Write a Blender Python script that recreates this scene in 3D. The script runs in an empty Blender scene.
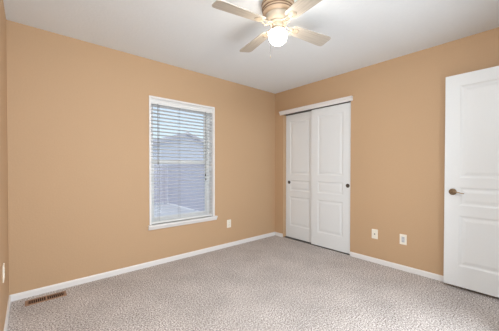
import bpy, bmesh, math, random
from mathutils import Vector, Matrix

random.seed(7)
S = bpy.context.scene
COL = S.collection
R = math.radians

# ------------------------------------------------------------------ camera
ROOM_L, ROOM_D, H = 3.355, 3.17, 2.44          # room: x -3.355..0, y -3.17..0, z 0..2.44
cam_d = bpy.data.cameras.new('camera')
cam = bpy.data.objects.new('camera', cam_d)
COL.objects.link(cam)
S.camera = cam
cam.location = (-3.2169, -3.0362, 1.1709)
yaw, pitch, roll = 0.85669, -0.012062, 0.000995
F = Vector((math.cos(pitch) * math.cos(yaw), math.cos(pitch) * math.sin(yaw), math.sin(pitch)))
Rt = Vector((math.sin(yaw), -math.cos(yaw), 0))
Up = Rt.cross(F)
c_, s_ = math.cos(roll), math.sin(roll)
Rt, Up = c_ * Rt + s_ * Up, -s_ * Rt + c_ * Up
M = Matrix((Rt, Up, -F)).transposed().to_4x4()
M.translation = cam.location
cam.matrix_world = M
cam_d.sensor_width = 36
cam_d.lens = 254.642 * 36 / 499
cam_d.shift_y = (170.509 - 165.5) / 499
cam_d.clip_start = 0.02

# ------------------------------------------------------------------ world, lights, exposure
S.view_settings.view_transform = 'Standard'
S.view_settings.look = 'None'
S.view_settings.gamma = 1
S.view_settings.use_curve_mapping = False
S.view_settings.exposure = 0.2

SKY_STRENGTH = 0.215
GLOBE_STRENGTH = 30.0
FRONT_FILL_POWER = 37
OVERHEAD_FILL_POWER = 62.0

W = bpy.data.worlds.new('sky')
S.world = W
W.use_nodes = True
nt = W.node_tree
nt.nodes.clear()
wo = nt.nodes.new('ShaderNodeOutputWorld')
bg = nt.nodes.new('ShaderNodeBackground')
sk = nt.nodes.new('ShaderNodeTexSky')
sk.sky_type = 'NISHITA'
sk.sun_disc = False
sk.sun_elevation = R(50)
sk.sun_rotation = R(200)
sk.dust_density = 2.0
bg.inputs['Strength'].default_value = SKY_STRENGTH
hz = nt.nodes.new('ShaderNodeMix')          # thin high haze: the sky is paler than a clear one
hz.data_type = 'RGBA'
hz.inputs[0].default_value = 0.6
hz.inputs[7].default_value = (3.4, 3.7, 4.0, 1)
nt.links.new(sk.outputs[0], hz.inputs[6])
nt.links.new(hz.outputs[2], bg.inputs[0])
nt.links.new(bg.outputs[0], wo.inputs[0])


def area_light(name, loc, target, sx, sy, power, color):
    d = bpy.data.lights.new(name, 'AREA')
    d.shape = 'RECTANGLE'
    d.size, d.size_y = sx, sy
    d.energy = power
    d.color = color
    o = bpy.data.objects.new(name, d)
    COL.objects.link(o)
    o.location = loc
    o.rotation_euler = (Vector(target) - Vector(loc)).to_track_quat('-Z', 'Y').to_euler()
    return o


# added fill light behind the camera, set in the widened front wall opening
area_light('front_fill_light', (-1.75, -3.32, 0.85), (-2.75, -1.0, 0.95), 2.2, 1.6, FRONT_FILL_POWER, (0.88, 0.955, 1.0))
# added fill light just under the ceiling, out of view near the camera
area_light('overhead_fill_light', (-2.75, -2.75, 2.41), (-1.6, -1.6, 0.5), 0.9, 0.6, OVERHEAD_FILL_POWER, (0.86, 0.95, 1.0))


sun_d = bpy.data.lights.new('sun', 'SUN')
sun_d.energy = 1.6
sun_d.angle = R(0.53)
sun = bpy.data.objects.new('sun', sun_d)
COL.objects.link(sun)
sun.rotation_euler = Vector((-0.80, 0.12, -0.55)).to_track_quat('-Z', 'Y').to_euler()


# ------------------------------------------------------------------ materials
def new_mat(name):
    m = bpy.data.materials.new(name)
    m.use_nodes = True
    n = m.node_tree
    return m, n, n.nodes['Principled BSDF']


def srgb(r, g, b):
    f = lambda v: (v / 255 / 12.92) if v / 255 <= 0.04045 else ((v / 255 + 0.055) / 1.055) ** 2.4
    return (f(r), f(g), f(b), 1)


def plain(name, col, rough=0.5, metal=0.0, bump=0.0, scale=60, spec=0.5, vary=0.04):
    """colour with a faint procedural unevenness and an optional bump"""
    m, n, b = new_mat(name)
    b.inputs['Roughness'].default_value = rough
    b.inputs['Metallic'].default_value = metal
    b.inputs['Specular IOR Level'].default_value = spec
    tc = n.nodes.new('ShaderNodeTexCoord')
    no = n.nodes.new('ShaderNodeTexNoise')
    no.inputs['Scale'].default_value = scale
    no.inputs['Detail'].default_value = 3
    n.links.new(tc.outputs['Object'], no.inputs['Vector'])
    mx = n.nodes.new('ShaderNodeMix')
    mx.data_type = 'RGBA'
    mx.inputs[6].default_value = [c * (1 - vary) for c in col[:3]] + [1]
    mx.inputs[7].default_value = [min(1, c * (1 + vary)) for c in col[:3]] + [1]
    n.links.new(no.outputs['Fac'], mx.inputs[0])
    n.links.new(mx.outputs[2], b.inputs['Base Color'])
    if bump:
        bp = n.nodes.new('ShaderNodeBump')
        bp.inputs['Strength'].default_value = bump
        bp.inputs['Distance'].default_value = 0.004
        n.links.new(no.outputs['Fac'], bp.inputs['Height'])
        n.links.new(bp.outputs[0], b.inputs['Normal'])
    return m


MAT = {}
MAT['wall'] = plain('tan_wall_paint', srgb(196, 164, 131), 0.6, bump=0.25, scale=70, vary=0.03, spec=0.3)
MAT['ceiling'] = plain('ceiling_paint', srgb(236, 242, 248), 0.8, bump=0.35, scale=45, vary=0.02, spec=0.2)
MAT['trim'] = plain('white_trim_paint', srgb(232, 230, 230), 0.4, vary=0.02)
MAT['door'] = plain('white_door_paint', srgb(230, 233, 236), 0.42, vary=0.015)
MAT['jamb'] = MAT['wall']
MAT['blind'] = plain('white_blind_slat', srgb(249, 249, 249), 0.4, vary=0.01)
_n = MAT['blind'].node_tree                    # thin vinyl lets some daylight through
_t = _n.nodes.new('ShaderNodeBsdfTranslucent')
_t.inputs[0].default_value = (0.9, 0.92, 0.94, 1)
_m = _n.nodes.new('ShaderNodeMixShader')
_m.inputs[0].default_value = 0.22
_n.links.new(_n.nodes['Principled BSDF'].outputs[0], _m.inputs[1])
_n.links.new(_t.outputs[0], _m.inputs[2])
_n.links.new(_m.outputs[0], _n.nodes['Material Output'].inputs[0])
MAT['cord'] = plain('blind_cord', srgb(140, 138, 136), 0.8)
MAT['tassel'] = plain('dark_tassel', srgb(70, 60, 55), 0.5)
MAT['vinyl'] = plain('white_vinyl', srgb(236, 238, 240), 0.35, vary=0.015)
MAT['plate'] = plain('outlet_plastic', srgb(240, 234, 222), 0.35, vary=0.01)
MAT['insert'] = plain('outlet_insert_grey', srgb(205, 207, 212), 0.35, vary=0.01)
MAT['dark'] = plain('dark_slot', srgb(35, 30, 28), 0.6)
MAT['bronze'] = plain('aged_bronze', srgb(150, 128, 102), 0.28, metal=1.0, vary=0.15)
MAT['pull'] = plain('pull_pewter', srgb(95, 90, 86), 0.4, metal=0.8, vary=0.15)
MAT['vent'] = plain('brown_vent_metal', srgb(156, 120, 94), 0.5, vary=0.08)
MAT['ventshade'] = plain('vent_shade_dark', srgb(46, 24, 16), 0.8)
MAT['fan'] = plain('cream_fan_enamel', srgb(178, 164, 146), 0.35, vary=0.03)
MAT['canopy'] = plain('tan_canopy_enamel', srgb(178, 154, 130), 0.35, vary=0.03)
MAT['fanring'] = plain('fan_groove', srgb(112, 84, 60), 0.4, vary=0.05)
MAT['roof'] = plain('grey_shingles', srgb(190, 190, 200), 0.9, bump=0.3, scale=20, vary=0.1)
MAT['ground'] = plain('pale_concrete', srgb(228, 228, 230), 0.9, scale=4, vary=0.1)
MAT['hall'] = plain('hall_paint', srgb(225, 215, 200), 0.7)


def carpet_mat():
    m, n, b = new_mat('carpet')
    b.inputs['Roughness'].default_value = 0.95
    b.inputs['Specular IOR Level'].default_value = 0.1
    tc = n.nodes.new('ShaderNodeTexCoord')
    a = n.nodes.new('ShaderNodeTexNoise')
    a.inputs['Scale'].default_value = 95
    a.inputs['Detail'].default_value = 4
    a.inputs['Roughness'].default_value = 0.75
    n.links.new(tc.outputs['Object'], a.inputs['Vector'])
    cr = n.nodes.new('ShaderNodeValToRGB')
    e = cr.color_ramp.elements
    e[0].position = 0.37
    e[0].color = srgb(98, 87, 83)
    e[1].position = 0.61
    e[1].color = srgb(244, 239, 238)
    k = cr.color_ramp.elements.new(0.5)
    k.color = srgb(192, 183, 179)
    n.links.new(a.outputs['Fac'], cr.inputs[0])
    # broad soft tracks where the pile leans differently
    w = n.nodes.new('ShaderNodeTexNoise')
    w.inputs['Scale'].default_value = 3.0
    w.inputs['Detail'].default_value = 2
    n.links.new(tc.outputs['Object'], w.inputs['Vector'])
    mr = n.nodes.new('ShaderNodeMapRange')
    mr.inputs[1].default_value = 0.3
    mr.inputs[2].default_value = 0.7
    mr.inputs[3].default_value = 0.86
    mr.inputs[4].default_value = 1.04
    n.links.new(w.outputs['Fac'], mr.inputs[0])
    mu = n.nodes.new('ShaderNodeMix')
    mu.data_type = 'RGBA'
    mu.blend_type = 'MULTIPLY'
    mu.inputs[0].default_value = 1
    n.links.new(cr.outputs[0], mu.inputs[6])
    n.links.new(mr.outputs[0], mu.inputs[7])
    n.links.new(mu.outputs[2], b.inputs['Base Color'])
    return m


def glass_mat():
    m = bpy.data.materials.new('window_glass')
    m.use_nodes = True
    n = m.node_tree
    n.nodes.clear()
    o = n.nodes.new('ShaderNodeOutputMaterial')
    t = n.nodes.new('ShaderNodeBsdfTransparent')
    t.inputs[0].default_value = (0.96, 0.98, 0.98, 1)
    g = n.nodes.new('ShaderNodeBsdfGlossy')
    g.inputs['Roughness'].default_value = 0.02
    f = n.nodes.new('ShaderNodeFresnel')
    f.inputs[0].default_value = 1.3
    mx = n.nodes.new('ShaderNodeMixShader')
    n.links.new(f.outputs[0], mx.inputs[0])
    n.links.new(t.outputs[0], mx.inputs[1])
    n.links.new(g.outputs[0], mx.inputs[2])
    n.links.new(mx.outputs[0], o.inputs[0])
    return m


def glow_mat():
    m = bpy.data.materials.new('lit_glass_globe')
    m.use_nodes = True
    n = m.node_tree
    n.nodes.clear()
    o = n.nodes.new('ShaderNodeOutputMaterial')
    e = n.nodes.new('ShaderNodeEmission')
    e.inputs[0].default_value = (1.0, 0.91, 0.78, 1)
    e.inputs[1].default_value = GLOBE_STRENGTH
    n.links.new(e.outputs[0], o.inputs[0])
    return m


def blade_mat():
    """whitewashed grain running along the blade (local x)"""
    m, n, b = new_mat('whitewashed_blade')
    b.inputs['Roughness'].default_value = 0.45
    tc = n.nodes.new('ShaderNodeTexCoord')
    mp = n.nodes.new('ShaderNodeMapping')
    mp.inputs['Scale'].default_value = (4, 120, 20)
    no = n.nodes.new('ShaderNodeTexNoise')
    no.inputs['Scale'].default_value = 1.0
    no.inputs['Detail'].default_value = 4
    cr = n.nodes.new('ShaderNodeValToRGB')
    cr.color_ramp.elements[0].position = 0.35
    cr.color_ramp.elements[0].color = srgb(178, 170, 160)
    cr.color_ramp.elements[1].position = 0.65
    cr.color_ramp.elements[1].color = srgb(196, 189, 179)
    n.links.new(tc.outputs['Object'], mp.inputs['Vector'])
    n.links.new(mp.outputs[0], no.inputs['Vector'])
    n.links.new(no.outputs['Fac'], cr.inputs[0])
    n.links.new(cr.outputs[0], b.inputs['Base Color'])
    return m


MAT['carpet'] = carpet_mat()
MAT['siding'] = plain('lavender_grey_boards', srgb(207, 205, 216), 0.85, scale=9, vary=0.08)
MAT['glass'] = glass_mat()
MAT['housewall'] = plain('pale_house_paint', srgb(205, 210, 222), 0.8, scale=6, vary=0.04)
MAT['glow'] = glow_mat()
MAT['blade'] = blade_mat()


# ------------------------------------------------------------------ mesh helpers
def box(bm, lo, hi):
    x0, y0, z0 = lo
    x1, y1, z1 = hi
    x0, x1 = min(x0, x1), max(x0, x1)
    y0, y1 = min(y0, y1), max(y0, y1)
    z0, z1 = min(z0, z1), max(z0, z1)
    v = [bm.verts.new(p) for p in ((x0, y0, z0), (x1, y0, z0), (x1, y1, z0), (x0, y1, z0),
                                   (x0, y0, z1), (x1, y0, z1), (x1, y1, z1), (x0, y1, z1))]
    for f in ((0, 3, 2, 1), (4, 5, 6, 7), (0, 1, 5, 4), (1, 2, 6, 5), (2, 3, 7, 6), (3, 0, 4, 7)):
        bm.faces.new([v[i] for i in f])
    return v


def lathe(bm, prof, seg=32, mat=Matrix.Identity(4)):
    """prof: list of (radius, z); revolve about local z"""
    rings = []
    for r, z in prof:
        if r < 1e-6:
            rings.append([bm.verts.new(mat @ Vector((0, 0, z)))])
        else:
            rings.append([bm.verts.new(mat @ Vector((r * math.cos(2 * math.pi * i / seg), r * math.sin(2 * math.pi * i / seg), z)))
                          for i in range(seg)])
    for a, b in zip(rings, rings[1:]):
        for i in range(seg):
            j = (i + 1) % seg
            if len(a) == 1 and len(b) == 1:
                continue
            if len(a) == 1:
                bm.faces.new((a[0], b[j], b[i]))
            elif len(b) == 1:
                bm.faces.new((a[i], a[j], b[0]))
            else:
                bm.faces.new((a[i], a[j], b[j], b[i]))
    for r in (rings[0], rings[-1]):
        if len(r) > 1:
            bm.faces.new(r)


def tube(bm, pts, rad, seg=8):
    pts = [Vector(p) for p in pts]
    rings = []
    for i, p in enumerate(pts):
        t = (pts[min(i + 1, len(pts) - 1)] - pts[max(i - 1, 0)]).normalized()
        a = t.orthogonal().normalized() if i == 0 else (rings_a - t * rings_a.dot(t)).normalized()
        rings_a = a
        b = t.cross(a)
        r = rad[i] if isinstance(rad, (list, tuple)) else rad
        rings.append([bm.verts.new(p + r * (math.cos(2 * math.pi * k / seg) * a + math.sin(2 * math.pi * k / seg) * b)) for k in range(seg)])
    for a, b in zip(rings, rings[1:]):
        for k in range(seg):
            bm.faces.new((a[k], a[(k + 1) % seg], b[(k + 1) % seg], b[k]))
    bm.faces.new(rings[0])
    bm.faces.new(rings[-1])


def prism(bm, poly, axis, a, b):
    """extrude a closed 2D polygon along an axis; poly gives the other two coordinates in x,y,z order"""
    def P(u, v, t):
        return {'x': (t, u, v), 'y': (u, t, v), 'z': (u, v, t)}[axis]
    A = [bm.verts.new(P(u, v, a)) for u, v in poly]
    B = [bm.verts.new(P(u, v, b)) for u, v in poly]
    n = len(poly)
    for i in range(n):
        bm.faces.new((A[i], A[(i + 1) % n], B[(i + 1) % n], B[i]))
    bm.faces.new(A)
    bm.faces.new(B)


def obj(name, bm, mat, parent=None, bevel=0.0, smooth=False, kind=None, label=None, cat=None, group=None):
    bmesh.ops.recalc_face_normals(bm, faces=bm.faces)
    me = bpy.data.meshes.new(name)
    bm.to_mesh(me)
    bm.free()
    me.materials.append(mat)
    o = bpy.data.objects.new(name, me)
    COL.objects.link(o)
    if parent:
        o.parent = parent
    if smooth:
        for p in me.polygons:
            p.use_smooth = True
        try:
            me.set_sharp_from_angle(angle=R(40))
        except Exception:
            pass
    if bevel:
        md = o.modifiers.new('bevel', 'BEVEL')
        md.width = bevel
        md.segments = 2
        md.limit_method = 'ANGLE'
    props(o, kind, label, cat, group)
    return o


def props(o, kind=None, label=None, cat=None, group=None):
    for k, v in (('kind', kind), ('label', label), ('category', cat), ('group', group)):
        if v:
            o[k] = v


def empty(name, loc, rotz=0.0, **kw):
    o = bpy.data.objects.new(name, None)
    o.empty_display_size = 0.05
    COL.objects.link(o)
    o.location = loc
    o.rotation_euler = (0, 0, rotz)
    props(o, **kw)
    return o


def BM():
    return bmesh.new()


# ------------------------------------------------------------------ room shell
WT = 0.15
# opening of the window in wall_back and of the closet in wall_right
WX0, WX1, WZ0, WZ1 = -2.128, -1.262, 0.487, 1.993
CY0, CY1, CZ1 = -0.185, -1.365, 2.06
DX0, DX1, DZ1 = -3.25, -0.085, 2.06          # unseen front wall opening, made wide to let the fill light in

bm = BM()
box(bm, (-ROOM_L - WT, -4.5, -0.12), (0.8, WT, 0))
obj('floor', bm, MAT['carpet'], kind='structure', label='speckled beige grey wall to wall carpet floor', cat='floor')
bm = BM()
box(bm, (-ROOM_L - WT, -4.5, H), (0.8, WT, H + 0.12))
obj('ceiling', bm, MAT['ceiling'], kind='structure', label='white painted ceiling above the room', cat='ceiling')
bm = BM()
box(bm, (-ROOM_L - WT, -ROOM_D - 0.12, 0), (-ROOM_L, WT, H))
obj('wall_left', bm, MAT['wall'], kind='structure', label='tan wall seen edge on at the far left', cat='wall')
bm = BM()
box(bm, (-ROOM_L, 0, 0), (WX0, WT, H))
box(bm, (WX1, 0, 0), (0.8, WT, H))
box(bm, (WX0, 0, 0), (WX1, WT, WZ0))
box(bm, (WX0, 0, WZ1), (WX1, WT, H))
obj('wall_back', bm, MAT['wall'], kind='structure', label='tan wall holding the window with white blind', cat='wall')
CW = 0.115
bm = BM()
box(bm, (0, 0, 0), (CW, CY0, H))
box(bm, (0, CY1, 0), (CW, -ROOM_D - 0.12, H))
box(bm, (0, CY0, CZ1), (CW, CY1, H))
obj('wall_right', bm, MAT['wall'], kind='structure', label='tan wall holding the white sliding closet doors', cat='wall')
bm = BM()
box(bm, (0.72, 0, 0), (0.8, -1.7, H))
box(bm, (CW, -1.6, 0), (0.72, -1.7, H))
obj('wall_closet', bm, MAT['wall'], kind='structure', label='tan wall inside the closet behind the sliding doors', cat='wall')
bm = BM()
box(bm, (-ROOM_L, -ROOM_D, 0), (DX0, -ROOM_D - 0.12, H))
box(bm, (DX1, -ROOM_D, 0), (0, -ROOM_D - 0.12, H))
box(bm, (DX0, -ROOM_D, DZ1), (DX1, -ROOM_D - 0.12, H))
obj('wall_front', bm, MAT['wall'], kind='structure', label='tan wall behind the viewer with a wide opening added for the fill light', cat='wall')
bm = BM()
box(bm, (-3.5, -4.3, 0), (0.6, -4.4, H))
box(bm, (-3.5, -4.3, 0), (-3.4, -ROOM_D - 0.12, H))
box(bm, (0.5, -4.3, 0), (0.6, -ROOM_D - 0.12, H))
obj('wall_hall', bm, MAT['hall'], kind='structure', label='pale hallway wall beyond the doorway', cat='wall')

# baseboards: eased top edge
BH, BT = 0.057, 0.013


def base_profile(sign=1):
    return [(0, 0), (sign * BT, 0), (sign * BT, BH - 0.012), (sign * BT * 0.55, BH), (0, BH)]


bm = BM()
prism(bm, [(-u, v) for u, v in base_profile()], 'x', -ROOM_L, 0)
obj('baseboard_back', bm, MAT['trim'], kind='structure', label='white baseboard along the foot of the window wall', cat='baseboard')
bm = BM()
prism(bm, [(-ROOM_L + u, v) for u, v in base_profile()], 'y', -BT, -ROOM_D)
obj('baseboard_left', bm, MAT['trim'], kind='structure', label='white baseboard along the foot of the left wall', cat='baseboard')
bm = BM()
prism(bm, [(-u, v) for u, v in base_profile()], 'y', -BT, CY0 + 0.003)
obj('baseboard_corner', bm, MAT['trim'], kind='structure', label='short piece of white baseboard between room corner and closet', cat='baseboard')
bm = BM()
prism(bm, [(-u, v) for u, v in base_profile()], 'y', CY1 - 0.003, -ROOM_D)
obj('baseboard_right', bm, MAT['trim'], kind='structure', label='white baseboard from the closet to the open door', cat='baseboard')

# ------------------------------------------------------------------ window
win = empty('window_1', ((WX0 + WX1) / 2, 0, WZ0), kind='structure', label='white framed sash window in the tan wall', cat='window')
wl = win.location.copy()


def wobj(name, bm, mat, parent=None, **kw):
    """window pieces are modelled in room coordinates, then hung on the window"""
    bmesh.ops.translate(bm, verts=bm.verts, vec=-wl)
    return obj(name, bm, mat, parent or win, **kw)


bm = BM()
CS = 0.020
for lo, hi in (((WX0 - CS, -0.012, WZ0), (WX0, 0, WZ1 + CS)), ((WX1, -0.012, WZ0), (WX1 + CS, 0, WZ1 + CS)),
               ((WX0, -0.012, WZ1), (WX1, 0, WZ1 + CS))):
    box(bm, lo, hi)
wobj('window_casing', bm, MAT['trim'])
bm = BM()
J = 0.006
box(bm, (WX0, 0, WZ0), (WX0 + J, WT, WZ1))
box(bm, (WX1 - J, 0, WZ0), (WX1, WT, WZ1))
box(bm, (WX0, 0, WZ1 - J), (WX1, WT, WZ1))
wobj('window_jamb', bm, MAT['trim'])
bm = BM()
prism(bm, [(-0.045, WZ0 - 0.018), (-0.045, WZ0 - 0.004), (-0.040, WZ0), (WT, WZ0), (WT, WZ0 + 0.001), (0, WZ0 + 0.001), (0, WZ0 - 0.018)][0:4] + [(WT, WZ0 - 0.018)], 'x', WX0 - 0.036, WX1 + 0.05)
stool = wobj('window_sill', bm, MAT['trim'])
# the stool runs into the opening only between the jambs; its ends stand on the wall face
bm = BM()
prism(bm, [(0, WZ0 - 0.056), (-0.018, WZ0 - 0.056), (-0.024, WZ0 - 0.045), (-0.03, WZ0 - 0.019), (0, WZ0 - 0.019)], 'x', WX0 - 0.034, WX1 + 0.048)
wobj('window_apron', bm, MAT['trim'])


def rect_frame(bm, x0, x1, z0, z1, y0, y1, w, wb=None):
    wb = wb or w
    box(bm, (x0, y0, z0), (x0 + w, y1, z1))
    box(bm, (x1 - w, y0, z0), (x1, y1, z1))
    box(bm, (x0 + w, y0, z0), (x1 - w, y1, z0 + wb))
    box(bm, (x0 + w, y0, z1 - w), (x1 - w, y1, z1))


ZM = 1.235
bm = BM()
rect_frame(bm, WX0 + J, WX1 - J, WZ0, WZ1 - J, 0.085, 0.148, 0.03)
wobj('window_frame', bm, MAT['vinyl'], bevel=0.002)
for nm, z0, z1, y0, y1 in (('upper_sash', ZM - 0.02, WZ1 - J - 0.03, 0.118, 0.142), ('lower_sash', WZ0 + 0.03, ZM + 0.022, 0.09, 0.116)):
    bm = BM()
    x0, x1 = WX0 + J + 0.03, WX1 - J - 0.03
    rect_frame(bm, x0, x1, z0, z1, y0, y1, 0.036)
    sash = wobj(nm, bm, MAT['vinyl'], bevel=0.002)
    bm = BM()
    ym = (y0 + y1) / 2
    box(bm, (x0 + 0.036, ym - 0.002, z0 + 0.036), (x1 - 0.036, ym + 0.002, z1 - 0.036))
    wobj('glass_pane', bm, MAT['glass'], sash)

# ------------------------------------------------------------------ blind
BX0, BX1 = WX0 + 0.008, WX1 - 0.008
blind = empty('window_blind', ((BX0 + BX1) / 2, 0.035, WZ0 + 0.02), label='white horizontal slat blind hanging in the window', cat='blind')
wl = blind.location.copy()


def bobj(name, bm, mat, parent=None, **kw):
    bmesh.ops.translate(bm, verts=bm.verts, vec=-wl)
    return obj(name, bm, mat, parent or blind, **kw)


bm = BM()
box(bm, (BX0, 0.014, WZ1 - 0.052), (BX1, 0.06, WZ1 - 0.008))
bobj('headrail', bm, MAT['blind'], bevel=0.002)
bm = BM()
prism(bm, [(0.006, WZ1 - 0.068), (0.013, WZ1 - 0.068), (0.013, WZ1 - 0.008), (0.006, WZ1 - 0.008), (0.004, WZ1 - 0.018), (0.009, WZ1 - 0.022), (0.009, WZ1 - 0.054), (0.004, WZ1 - 0.058)], 'x', BX0 - 0.004, BX1 + 0.004)
bobj('valance', bm, MAT['blind'])
SP, TILT = 0.0432, R(11)
z = WZ1 - 0.085
zs = []
while z > WZ0 + 0.045:
    zs.append(z)
    z -= SP
bm = BM()
yc = 0.036
for z in zs:
    top, bot = [], []
    for k in range(5):
        u = -0.025 + 0.0125 * k
        crown = 0.0014 * (1 - (u / 0.025) ** 2)
        yy = yc + u * math.cos(TILT)
        zz = z - u * math.sin(TILT) + crown
        top.append((yy, zz + 0.0011))
        bot.append((yy, zz - 0.0011))
    prism(bm, top + bot[::-1], 'x', BX0, BX1)
bobj('slats', bm, MAT['blind'], smooth=True)
bm = BM()
box(bm, (BX0, yc - 0.024, WZ0 + 0.003), (BX1, yc + 0.024, WZ0 + 0.027))
bobj('bottom_rail', bm, MAT['blind'], bevel=0.004)
for x in (BX0 + 0.10, BX0 + 0.365, BX1 - 0.10):
    bm = BM()
    for yy in (yc - 0.0265, yc + 0.0265):
        tube(bm, [(x, yy, WZ0 + 0.04), (x, yy, WZ1 - 0.05)], 0.0013, 6)
    for z in zs:
        tube(bm, [(x, yc - 0.0265, z - 0.0005 + 0.0265 * math.tan(TILT) - 0.003), (x, yc + 0.0265, z - 0.0265 * math.tan(TILT) - 0.003)], 0.0008, 4)
    bobj('ladder_cord', bm, MAT['cord'])
bm = BM()
tube(bm, [(-2.042, 0.001, WZ1 - 0.06), (-2.042, -0.006, WZ1 - 0.08), (-2.042, -0.006, 1.235)], 0.0042, 8)
lathe(bm, [(0, 1.20), (0.006, 1.205), (0.0065, 1.23), (0.004, 1.24), (0, 1.241)], 10, Matrix.Translation((-2.042, -0.006, 0)))
bobj('tilt_wand', bm, MAT['cord'])
for dx, zt in ((0, 1.067), (0.006, 1.008)):
    bm = BM()
    tube(bm, [(-1.389 + dx, 0.0, WZ1 - 0.06), (-1.389 + dx, -0.006, WZ1 - 0.08), (-1.389 + dx, -0.006, zt)], 0.0013, 6)
    lc = bobj('lift_cord', bm, MAT['cord'])
    bm = BM()
    lathe(bm, [(0, zt - 0.016), (0.009, zt - 0.014), (0.008, zt), (0.004, zt + 0.014), (0, zt + 0.016)], 10, Matrix.Translation((-1.389 + dx, -0.006, 0)))
    bobj('tassel', bm, MAT['tassel'], lc, label='small dark cord tassel', smooth=True)


# ------------------------------------------------------------------ panelled doors
def panel_door(w, h, panels, t, both=True):
    """slab in local coords: y 0..w along the door, z 0..h, front face at x=0, back at x=t; moulded panels on the front"""
    bm = BM()
    ys = sorted({0, w} | {p[0] for p in panels} | {p[1] for p in panels})
    zs_ = sorted({0, h} | {p[2] for p in panels} | {p[3] for p in panels})
    prof = [(0, 0), (0.004, 0.0016), (0.013, 0.0055), (0.019, 0.0062), (0.026, 0.0062), (0.050, 0.0018), (0.054, 0.0015)]

    def side(x, sgn):
        V = {}

        def g(y, z_):
            k = (round(y, 5), round(z_, 5))
            if k not in V:
                V[k] = bm.verts.new((x, y, z_))
            return V[k]
        for a, b in zip(ys, ys[1:]):
            for c, d in zip(zs_, zs_[1:]):
                hole = next((p for p in panels if p[0] <= a and b <= p[1] and p[2] <= c and d <= p[3]), None)
                if not hole:
                    bm.faces.new((g(a, c), g(b, c), g(b, d), g(a, d)))
        for p in panels:
            prev = [g(p[0], p[2]), g(p[1], p[2]), g(p[1], p[3]), g(p[0], p[3])]
            # split rim edges may exist where neighbours add verts; grid is shared so corners suffice
            for ins, dep in prof[1:]:
                cur = [bm.verts.new((x + sgn * dep, yy, zz)) for yy, zz in
                       ((p[0] + ins, p[2] + ins), (p[1] - ins, p[2] + ins), (p[1] - ins, p[3] - ins), (p[0] + ins, p[3] - ins))]
                for i in range(4):
                    bm.faces.new((prev[i], prev[(i + 1) % 4], cur[(i + 1) % 4], cur[i]))
                prev = cur
            bm.faces.new(prev)
        return g
    g0 = side(0, 1)
    g1 = side(t, -1)
    for a, b in zip(ys, ys[1:]):
        bm.faces.new((g0(a, 0), g0(b, 0), g1(b, 0), g1(a, 0)))
        bm.faces.new((g0(a, h), g0(b, h), g1(b, h), g1(a, h)))
    for c, d in zip(zs_, zs_[1:]):
        bm.faces.new((g0(0, c), g0(0, d), g1(0, d), g1(0, c)))
        bm.faces.new((g0(w, c), g0(w, d), g1(w, d), g1(w, c)))
    return bm


def three_panels(w, stile):
    return [(stile, w - stile, 0.20, 0.685), (stile, w - stile, 0.78, 0.955), (stile, w - stile, 1.045, 1.925)]


# local +y of the slab is turned to world -y (front face towards -x stays: mirror by building with negative y)
def put_door(bm, loc, name, **kw):
    for v in bm.verts:
        v.co.y = -v.co.y
    o = obj(name, bm, MAT['door'], kind='structure', **kw)
    o.location = loc
    md = o.modifiers.new('bevel', 'BEVEL')
    md.width = 0.0025
    md.segments = 2
    md.limit_method = 'ANGLE'
    md.angle_limit = R(60)
    return o


# open entry door, free edge towards the closet, standing parallel to the wall
door = put_door(panel_door(0.76, 2.035, three_panels(0.76, 0.115), 0.035), (-0.105, -2.396, 0.028), 'door_1',
                label='white three panel door standing open at the right', cat='door')
dl = door.location
hx = Matrix.Translation((0, -0.066, 0.909)) @ Matrix.Rotation(R(-90), 4, 'Y')
bm = BM()
lathe(bm, [(0, 0), (0.031, 0.0), (0.031, 0.004), (0.027, 0.008), (0.022, 0.010), (0.019, 0.016), (0.0135, 0.020), (0.0125, 0.045), (0, 0.046)], 28, hx)
hd = obj('door_handle', bm, MAT['bronze'], door, smooth=True, label='bronze lever handle')
bm = BM()
pts = [(-0.045, -0.062, 0.909), (-0.05, -0.072, 0.910), (-0.052, -0.09, 0.911), (-0.05, -0.115, 0.908), (-0.048, -0.135, 0.903), (-0.047, -0.149, 0.899), (-0.05, -0.158, 0.900)]
tube(bm, pts, [0.010, 0.0085, 0.006, 0.005, 0.005, 0.0048, 0.004], 10)
obj('lever', bm, MAT['bronze'], hd, smooth=True)
bm = BM()
box(bm, (0.006, 0.0005, 0.88), (0.029, -0.003, 0.94))
obj('latch_plate', bm, MAT['bronze'], door)

# sliding closet doors, the right one in front
cl = put_door(panel_door(0.575, 2.031, three_panels(0.575, 0.088), 0.03), (0.068, CY0 - 0.003, 0.009), 'door_2',
              label='white sliding closet door nearest the room corner', cat='door')
cr = put_door(panel_door(0.635, 2.028, three_panels(0.635, 0.115), 0.03), (0.022, -0.728, 0.012), 'door_3',
              label='front white sliding closet door, the one away from the corner', cat='door')
for d_, yy in ((cl, -0.07), (cr, -0.588)):
    bm = BM()
    m_ = Matrix.Translation((0, yy, 0.915)) @ Matrix.Rotation(R(-90), 4, 'Y')
    lathe(bm, [(0, -0.002), (0.027, -0.002), (0.027, 0.003), (0.023, 0.0045), (0.020, 0.002), (0.016, 0.001), (0, 0.0005)], 24, m_)
    obj('finger_pull', bm, MAT['pull'], d_, smooth=True, label='round dark metal pull')

# fascia that hides the closet track: crown profile
bm = BM()
prism(bm, [(0, 2.048), (-0.016, 2.048), (-0.018, 2.062), (-0.026, 2.078), (-0.040, 2.092), (-0.042, 2.106), (0, 2.106)], 'y', -0.122, -1.392)
obj('trim_1', bm, MAT['trim'], kind='structure', label='white crown fascia over the closet doors', cat='trim')
bm = BM()
box(bm, (0.012, CY0, 2.045), (0.108, CY1, 2.06))
obj('trim_2', bm, MAT['pull'], kind='structure', label='metal sliding track above the closet doors', cat='track')
bm = BM()
box(bm, (0.016, CY0, 0), (0.104, CY1, 0.004))
obj('trim_3', bm, MAT['pull'], kind='structure', label='dark floor guide strip under the closet doors', cat='track')
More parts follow.
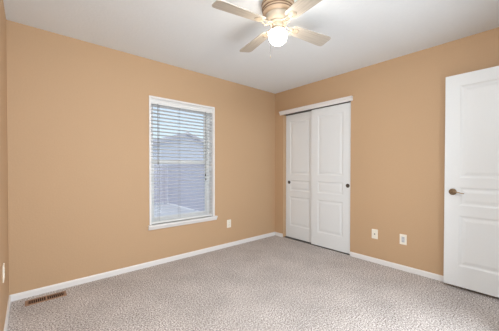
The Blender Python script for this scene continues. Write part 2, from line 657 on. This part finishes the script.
# strip at the closet's right jamb
bm = BM()
box(bm, (0.004, CY1, 0), (0.10, CY1 + 0.004, CZ1))
obj('trim_4', bm, MAT['trim'], kind='structure', label='white jamb strip at the closet opening side', cat='trim')


# ------------------------------------------------------------------ outlets
def plate_bm(w, h, t=0.006):
    bm = BM()
    box(bm, (-w / 2, -h / 2, 0), (w / 2, h / 2, t))
    return bm


def wall_frame(o, loc, facing):
    """local z = out of the wall, local y = up"""
    zax = Vector(facing)
    yax = Vector((0, 0, 1))
    xax = yax.cross(zax)
    m = Matrix((xax, yax, zax)).transposed().to_4x4()
    m.translation = loc
    o.matrix_world = m


def duplex(loc, facing, label):
    o = empty('wall_outlet', loc, label=label, cat='outlet', group='wall outlets')
    wall_frame(o, loc, facing)
    obj('cover_plate', plate_bm(0.072, 0.116), MAT['plate'], o, bevel=0.002)
    for s in (-1, 1):
        bm = BM()
        bmesh.ops.create_circle(bm, cap_ends=True, radius=0.0165, segments=20)
        for v in bm.verts:
            v.co.x = max(-0.0135, min(0.0135, v.co.x))
        ex = bmesh.ops.extrude_face_region(bm, geom=bm.faces[:])
        bmesh.ops.translate(bm, verts=[g for g in ex['geom'] if isinstance(g, bmesh.types.BMVert)], vec=(0, 0, 0.0082))
        bmesh.ops.translate(bm, verts=bm.verts, vec=(0, s * 0.0195, 0))
        rc = obj('receptacle', bm, MAT['plate'], o)
        bm = BM()
        for sx, hh in ((-0.006, 0.0075), (0.006, 0.009)):
            box(bm, (sx - 0.0011, s * 0.0195 + 0.002 - hh / 2, 0.008), (sx + 0.0011, s * 0.0195 + 0.002 + hh / 2, 0.0086))
        lathe(bm, [(0, 0.008), (0.0024, 0.008), (0.0024, 0.0086), (0, 0.0086)], 10, Matrix.Translation((0, s * 0.0195 - 0.0085, 0)))
        obj('slots', bm, MAT['dark'], rc, label='dark outlet slots')
    bm = BM()
    lathe(bm, [(0, 0.005), (0.0035, 0.005), (0.0035, 0.0072), (0, 0.0078)], 12)
    obj('screw', bm, MAT['plate'], o)
    return o


duplex((-0.988, 0, 0.341), (0, -1, 0), 'white duplex outlet low on the wall right of the window')
duplex((-ROOM_L, -0.63, 0.45), (1, 0, 0), 'pale outlet seen edge on at far left wall')

cx_ = empty('wall_jack', (0, -1.684, 0.353), label='white wall plate with one round dark jack, nearer the closet', cat='wall plate')
wall_frame(cx_, (0, -1.684, 0.353), (-1, 0, 0))
obj('cover_plate', plate_bm(0.072, 0.116), MAT['plate'], cx_, bevel=0.002)
bm = BM()
lathe(bm, [(0.0075, 0.005), (0.0075, 0.009), (0.0048, 0.009), (0.0048, 0.017), (0.0022, 0.017), (0.0022, 0.010), (0, 0.010)], 16)
obj('coaxial_jack', bm, MAT['pull'], cx_, smooth=True, label='dark round jack')
for s in (-1, 1):
    bm = BM()
    lathe(bm, [(0, 0.005), (0.0033, 0.005), (0.0033, 0.0072), (0, 0.0078)], 12, Matrix.Translation((0, s * 0.042, 0)))
    obj('screw', bm, MAT['plate'], cx_)

dk = empty('wall_outlet', (0, -1.999, 0.353), label='white outlet with grey rectangular insert, nearer the open door', cat='outlet', group='wall outlets')
wall_frame(dk, (0, -1.999, 0.353), (-1, 0, 0))
obj('cover_plate', plate_bm(0.072, 0.116), MAT['plate'], dk, bevel=0.002)
bm = BM()
box(bm, (-0.0165, -0.033, 0.004), (0.0165, 0.033, 0.0082))
ins = obj('receptacle', bm, MAT['insert'], dk, bevel=0.001, label='grey rectangular insert')
bm = BM()
for s in (-1, 1):
    for sx, hh in ((-0.006, 0.0075), (0.006, 0.009)):
        box(bm, (sx - 0.0011, s * 0.018 + 0.002 - hh / 2, 0.008), (sx + 0.0011, s * 0.018 + 0.002 + hh / 2, 0.0087))
    lathe(bm, [(0, 0.008), (0.0024, 0.008), (0.0024, 0.0087), (0, 0.0087)], 10, Matrix.Translation((0, s * 0.018 - 0.0085, 0)))
obj('slots', bm, MAT['dark'], ins, label='dark outlet slots')

# ------------------------------------------------------------------ floor register
VX0, VX1, VY0, VY1 = -3.25, -2.962, -0.197, -0.09
vent = empty('floor_vent', ((VX0 + VX1) / 2, (VY0 + VY1) / 2, 0), label='brown metal floor register set in the carpet under the window wall', cat='floor vent')
vw, vh = VX1 - VX0, VY1 - VY0
bm = BM()
b_ = 0.015
for lo, hi in (((-vw / 2, -vh / 2), (vw / 2, -vh / 2 + b_)), ((-vw / 2, vh / 2 - b_), (vw / 2, vh / 2)),
               ((-vw / 2, -vh / 2 + b_), (-vw / 2 + b_ + 0.004, vh / 2 - b_)), ((vw / 2 - b_ - 0.004, -vh / 2 + b_), (vw / 2, vh / 2 - b_)),
               ((-0.006, -vh / 2 + b_), (0.006, vh / 2 - b_))):
    box(bm, (lo[0], lo[1], 0), (hi[0], hi[1], 0.006))
obj('register_frame', bm, MAT['vent'], vent, bevel=0.0015)
bm = BM()
box(bm, (-vw / 2 + 0.01, -vh / 2 + 0.01, 0.0), (vw / 2 - 0.01, vh / 2 - 0.01, 0.0012))  # no hollow below: a thin dark sheet paints the shade under the louvers
obj('shade_sheet', bm, MAT['ventshade'], vent, label='dark sheet painted for the shade inside the register')
n_l = 0
for side_ in (-1, 1):
    for k in range(8):
        xx = side_ * (0.006 + 0.0142 * (k + 0.95))
        if abs(xx) > vw / 2 - b_ - 0.006:
            continue
        bm = BM()
        prism(bm, [(xx - 0.002, 0.0032), (xx + 0.002, 0.0032), (xx + 0.002, 0.0055), (xx - 0.002, 0.0055)], 'y', -vh / 2 + b_ - 0.001, vh / 2 - b_ + 0.001)
        obj('louver', bm, MAT['vent'], vent)

# ------------------------------------------------------------------ ceiling fan
FX, FY, FZ = -1.747, -1.675, 2.276
fan = empty('ceiling_fan', (FX, FY, H), label='cream four blade ceiling fan with a lit globe and pull chain', cat='ceiling fan')


def fz(z_):
    return z_ - H


bm = BM()
lathe(bm, [(0, fz(2.44)), (0.125, fz(2.44)), (0.128, fz(2.425)), (0.120, fz(2.418)), (0.126, fz(2.410)), (0.126, fz(2.396)), (0.117, fz(2.390)), (0.120, fz(2.380)), (0.116, fz(2.362)), (0.098, fz(2.350)), (0, fz(2.35))], 48)
obj('canopy', bm, MAT['canopy'], fan, smooth=True)
for zr, rr in ((2.4195, 0.1235), (2.3905, 0.1215), (2.3725, 0.1195)):
    bm = BM()
    lathe(bm, [(rr - 0.01, fz(zr - 0.0035)), (rr, fz(zr - 0.0035)), (rr + 0.0012, fz(zr)), (rr, fz(zr + 0.0035)), (rr - 0.01, fz(zr + 0.0035))], 48)
    obj('canopy_band', bm, MAT['fanring'], fan, smooth=True, label='darker band around the canopy')
bm = BM()
lathe(bm, [(0, fz(2.351)), (0.092, fz(2.351)), (0.094, fz(2.335)), (0.090, fz(2.315)), (0.074, fz(2.300)), (0.066, fz(2.296)), (0.066, fz(2.284)), (0, fz(2.284))], 48)
obj('motor_housing', bm, MAT['fan'], fan, smooth=True)
bm = BM()
lathe(bm, [(0, fz(2.285)), (0.046, fz(2.285)), (0.046, fz(2.262)), (0.040, fz(2.256)), (0.040, fz(2.246)), (0.052, fz(2.238)), (0.054, fz(2.226)), (0, fz(2.226))], 40)
obj('light_fitter', bm, MAT['fan'], fan, smooth=True)
bm = BM()
prof = [(0.038, fz(2.232)), (0.050, fz(2.230)), (0.062, fz(2.224)), (0.070, fz(2.212)), (0.0725, fz(2.198)), (0.071, fz(2.182)), (0.066, fz(2.164)),
        (0.057, fz(2.149)), (0.045, fz(2.137)), (0.031, fz(2.129)), (0.016, fz(2.1255)), (0, fz(2.1245))]
lathe(bm, prof, 40)
obj('light_globe', bm, MAT['glow'], fan, smooth=True, label='glowing white glass globe')


def blade_bm():
    """blade along local +x, root at 0.135, tip at 0.53, rounded corners, with a pitch"""
    bm = BM()
    out = [(0.135, -0.040), (0.150, -0.050), (0.49, -0.066), (0.518, -0.062), (0.530, -0.046), (0.530, 0.046), (0.518, 0.062), (0.49, 0.066), (0.150, 0.050), (0.135, 0.040)]
    prism(bm, out, 'z', -0.003, 0.003)
    bmesh.ops.transform(bm, matrix=Matrix.Rotation(R(-10), 4, 'X'), verts=bm.verts)
    return bm


def arm_bm():
    bm = BM()
    # plate under the blade
    lathe(bm, [(0, -0.006), (0.03, -0.006), (0.032, -0.0035), (0, -0.0035)], 20, Matrix.Rotation(R(-10), 4, 'X') @ Matrix.Translation((0.168, 0, 0)) @ Matrix.Scale(1.25, 4, (1, 0, 0)))
    # two curling scrolls from the hub to the blade
    for s in (-1, 1):
        pts = []
        for k in range(13):
            t = k / 12
            pts.append((0.056 + 0.105 * t, s * (0.008 + 0.014 * math.sin(math.pi * t)), 0.006 - 0.016 * math.sin(math.pi * t * 0.9)))
        tube(bm, pts, 0.0048, 8)
        cur = []
        for k in range(15):
            a = R(300) * k / 14
            rr = 0.015 * (1 - 0.55 * k / 14)
            cur.append((0.098 - rr * math.cos(a), s * (0.022 + rr * math.sin(a)), -0.012))
        tube(bm, cur, 0.0038, 8)
    for sx, sy in ((0.155, 0.016), (0.155, -0.016), (0.188, 0)):
        lathe(bm, [(0, -0.0095), (0.004, -0.009), (0.005, -0.0055), (0, -0.0055)], 10, Matrix.Rotation(R(-10), 4, 'X') @ Matrix.Translation((sx, sy, 0)))
    return bm


for k in range(4):
    ang = R(169.5 + 90 * k)
    b = obj('blade', blade_bm(), MAT['blade'], fan)
    b.location = (0, 0, FZ - H)
    b.rotation_euler = (0, 0, ang)
    a = obj('blade_arm', arm_bm(), MAT['fan'], fan, smooth=True)
    a.location = (0, 0, FZ - H)
    a.rotation_euler = (0, 0, ang)

# pull chain: fine beads and an end ball
bm = BM()
px, py = -1.870 - FX, -1.715 - FY
kx, ky = px * 0.42, py * 0.42
tube(bm, [(kx * 0.9, ky * 0.9, fz(2.252)), (px * 0.75, py * 0.75, fz(2.25)), (px * 0.97, py * 0.97, fz(2.236)), (px, py, fz(2.22)), (px, py, fz(1.992))], 0.0016, 6)
for k in range(24):
    lathe(bm, [(0, -0.002), (0.0018, -0.0012), (0.0018, 0.0012), (0, 0.002)], 6, Matrix.Translation((px, py, fz(2.215 - k * 0.0095))))
ch = obj('pull_chain', bm, MAT['cord'], fan)
bm = BM()
lathe(bm, [(0, fz(1.972)), (0.0025, fz(1.975)), (0.003, fz(1.982)), (0.002, fz(1.992)), (0, fz(1.994))], 12, Matrix.Translation((px, py, 0)))
obj('chain_pull', bm, MAT['fan'], ch, smooth=True)

# ------------------------------------------------------------------ outside the window
GZ = -0.5
bm = BM()
box(bm, (-14, WT + 0.001, GZ - 0.2), (20, 30, GZ))
obj('ground_outside', bm, MAT['ground'], kind='structure', label='pale concrete ground outside the window', cat='ground')
house = empty('neighbor_house', (3.9, 11, GZ), label='pale gabled house seen through the upper half of the blind', cat='house')
hw, pk, ev = 3.3, 3.12 - GZ, 1.85 - GZ
bm = BM()
prism(bm, [(-hw, 0), (hw, 0), (hw, ev), (0, pk), (-hw, ev)], 'y', 0, 7)
obj('siding_wall', bm, MAT['housewall'], house)
bm = BM()
sl = (pk - ev) / hw
ov = 0.3
prism(bm, [(-hw - ov, ev - ov * sl + 0.01), (0, pk + 0.01), (hw + ov, ev - ov * sl + 0.01), (hw + ov, ev - ov * sl + 0.14), (0, pk + 0.14), (-hw - ov, ev - ov * sl + 0.14)], 'y', -0.3, 7.2)
obj('roof', bm, MAT['roof'], house)


def fence(loc, rotz, length, label):
    """boarded fence running along local +x, rails and posts on it"""
    f = empty('garden_fence', loc, rotz, label=label, cat='fence', group='yard fences')
    bm = BM()
    n = int(length / 0.15)
    for i in range(n):
        box(bm, (i * length / n + 0.004, -0.01, 0.04), ((i + 1) * length / n - 0.004, 0.012, 1.74))
    box(bm, (0, 0.012, 0.3), (length, 0.04, 0.39))
    box(bm, (0, 0.012, 1.4), (length, 0.04, 1.49))
    obj('board_panel', bm, MAT['siding'], f)
    bm = BM()
    box(bm, (0, -0.04, 1.74), (length, 0.05, 1.79))
    obj('top_rail', bm, MAT['siding'], f)
    k = max(2, int(length / 2.4) + 1)
    for i in range(k):
        xx = 0.05 + (length - 0.1) * i / (k - 1)
        bm = BM()
        box(bm, (xx - 0.05, 0.04, 0), (xx + 0.05, 0.13, 1.76))
        obj('fence_post', bm, MAT['siding'], f)
    return f


fence((-4.5, 8.3, GZ), 0, 6.11, 'lavender grey board fence across the back of the yard, seen through lower blind')
fence((1.62, 8.25, GZ), R(-90), 7.3, 'lavender grey board fence running away along the right of the yard')
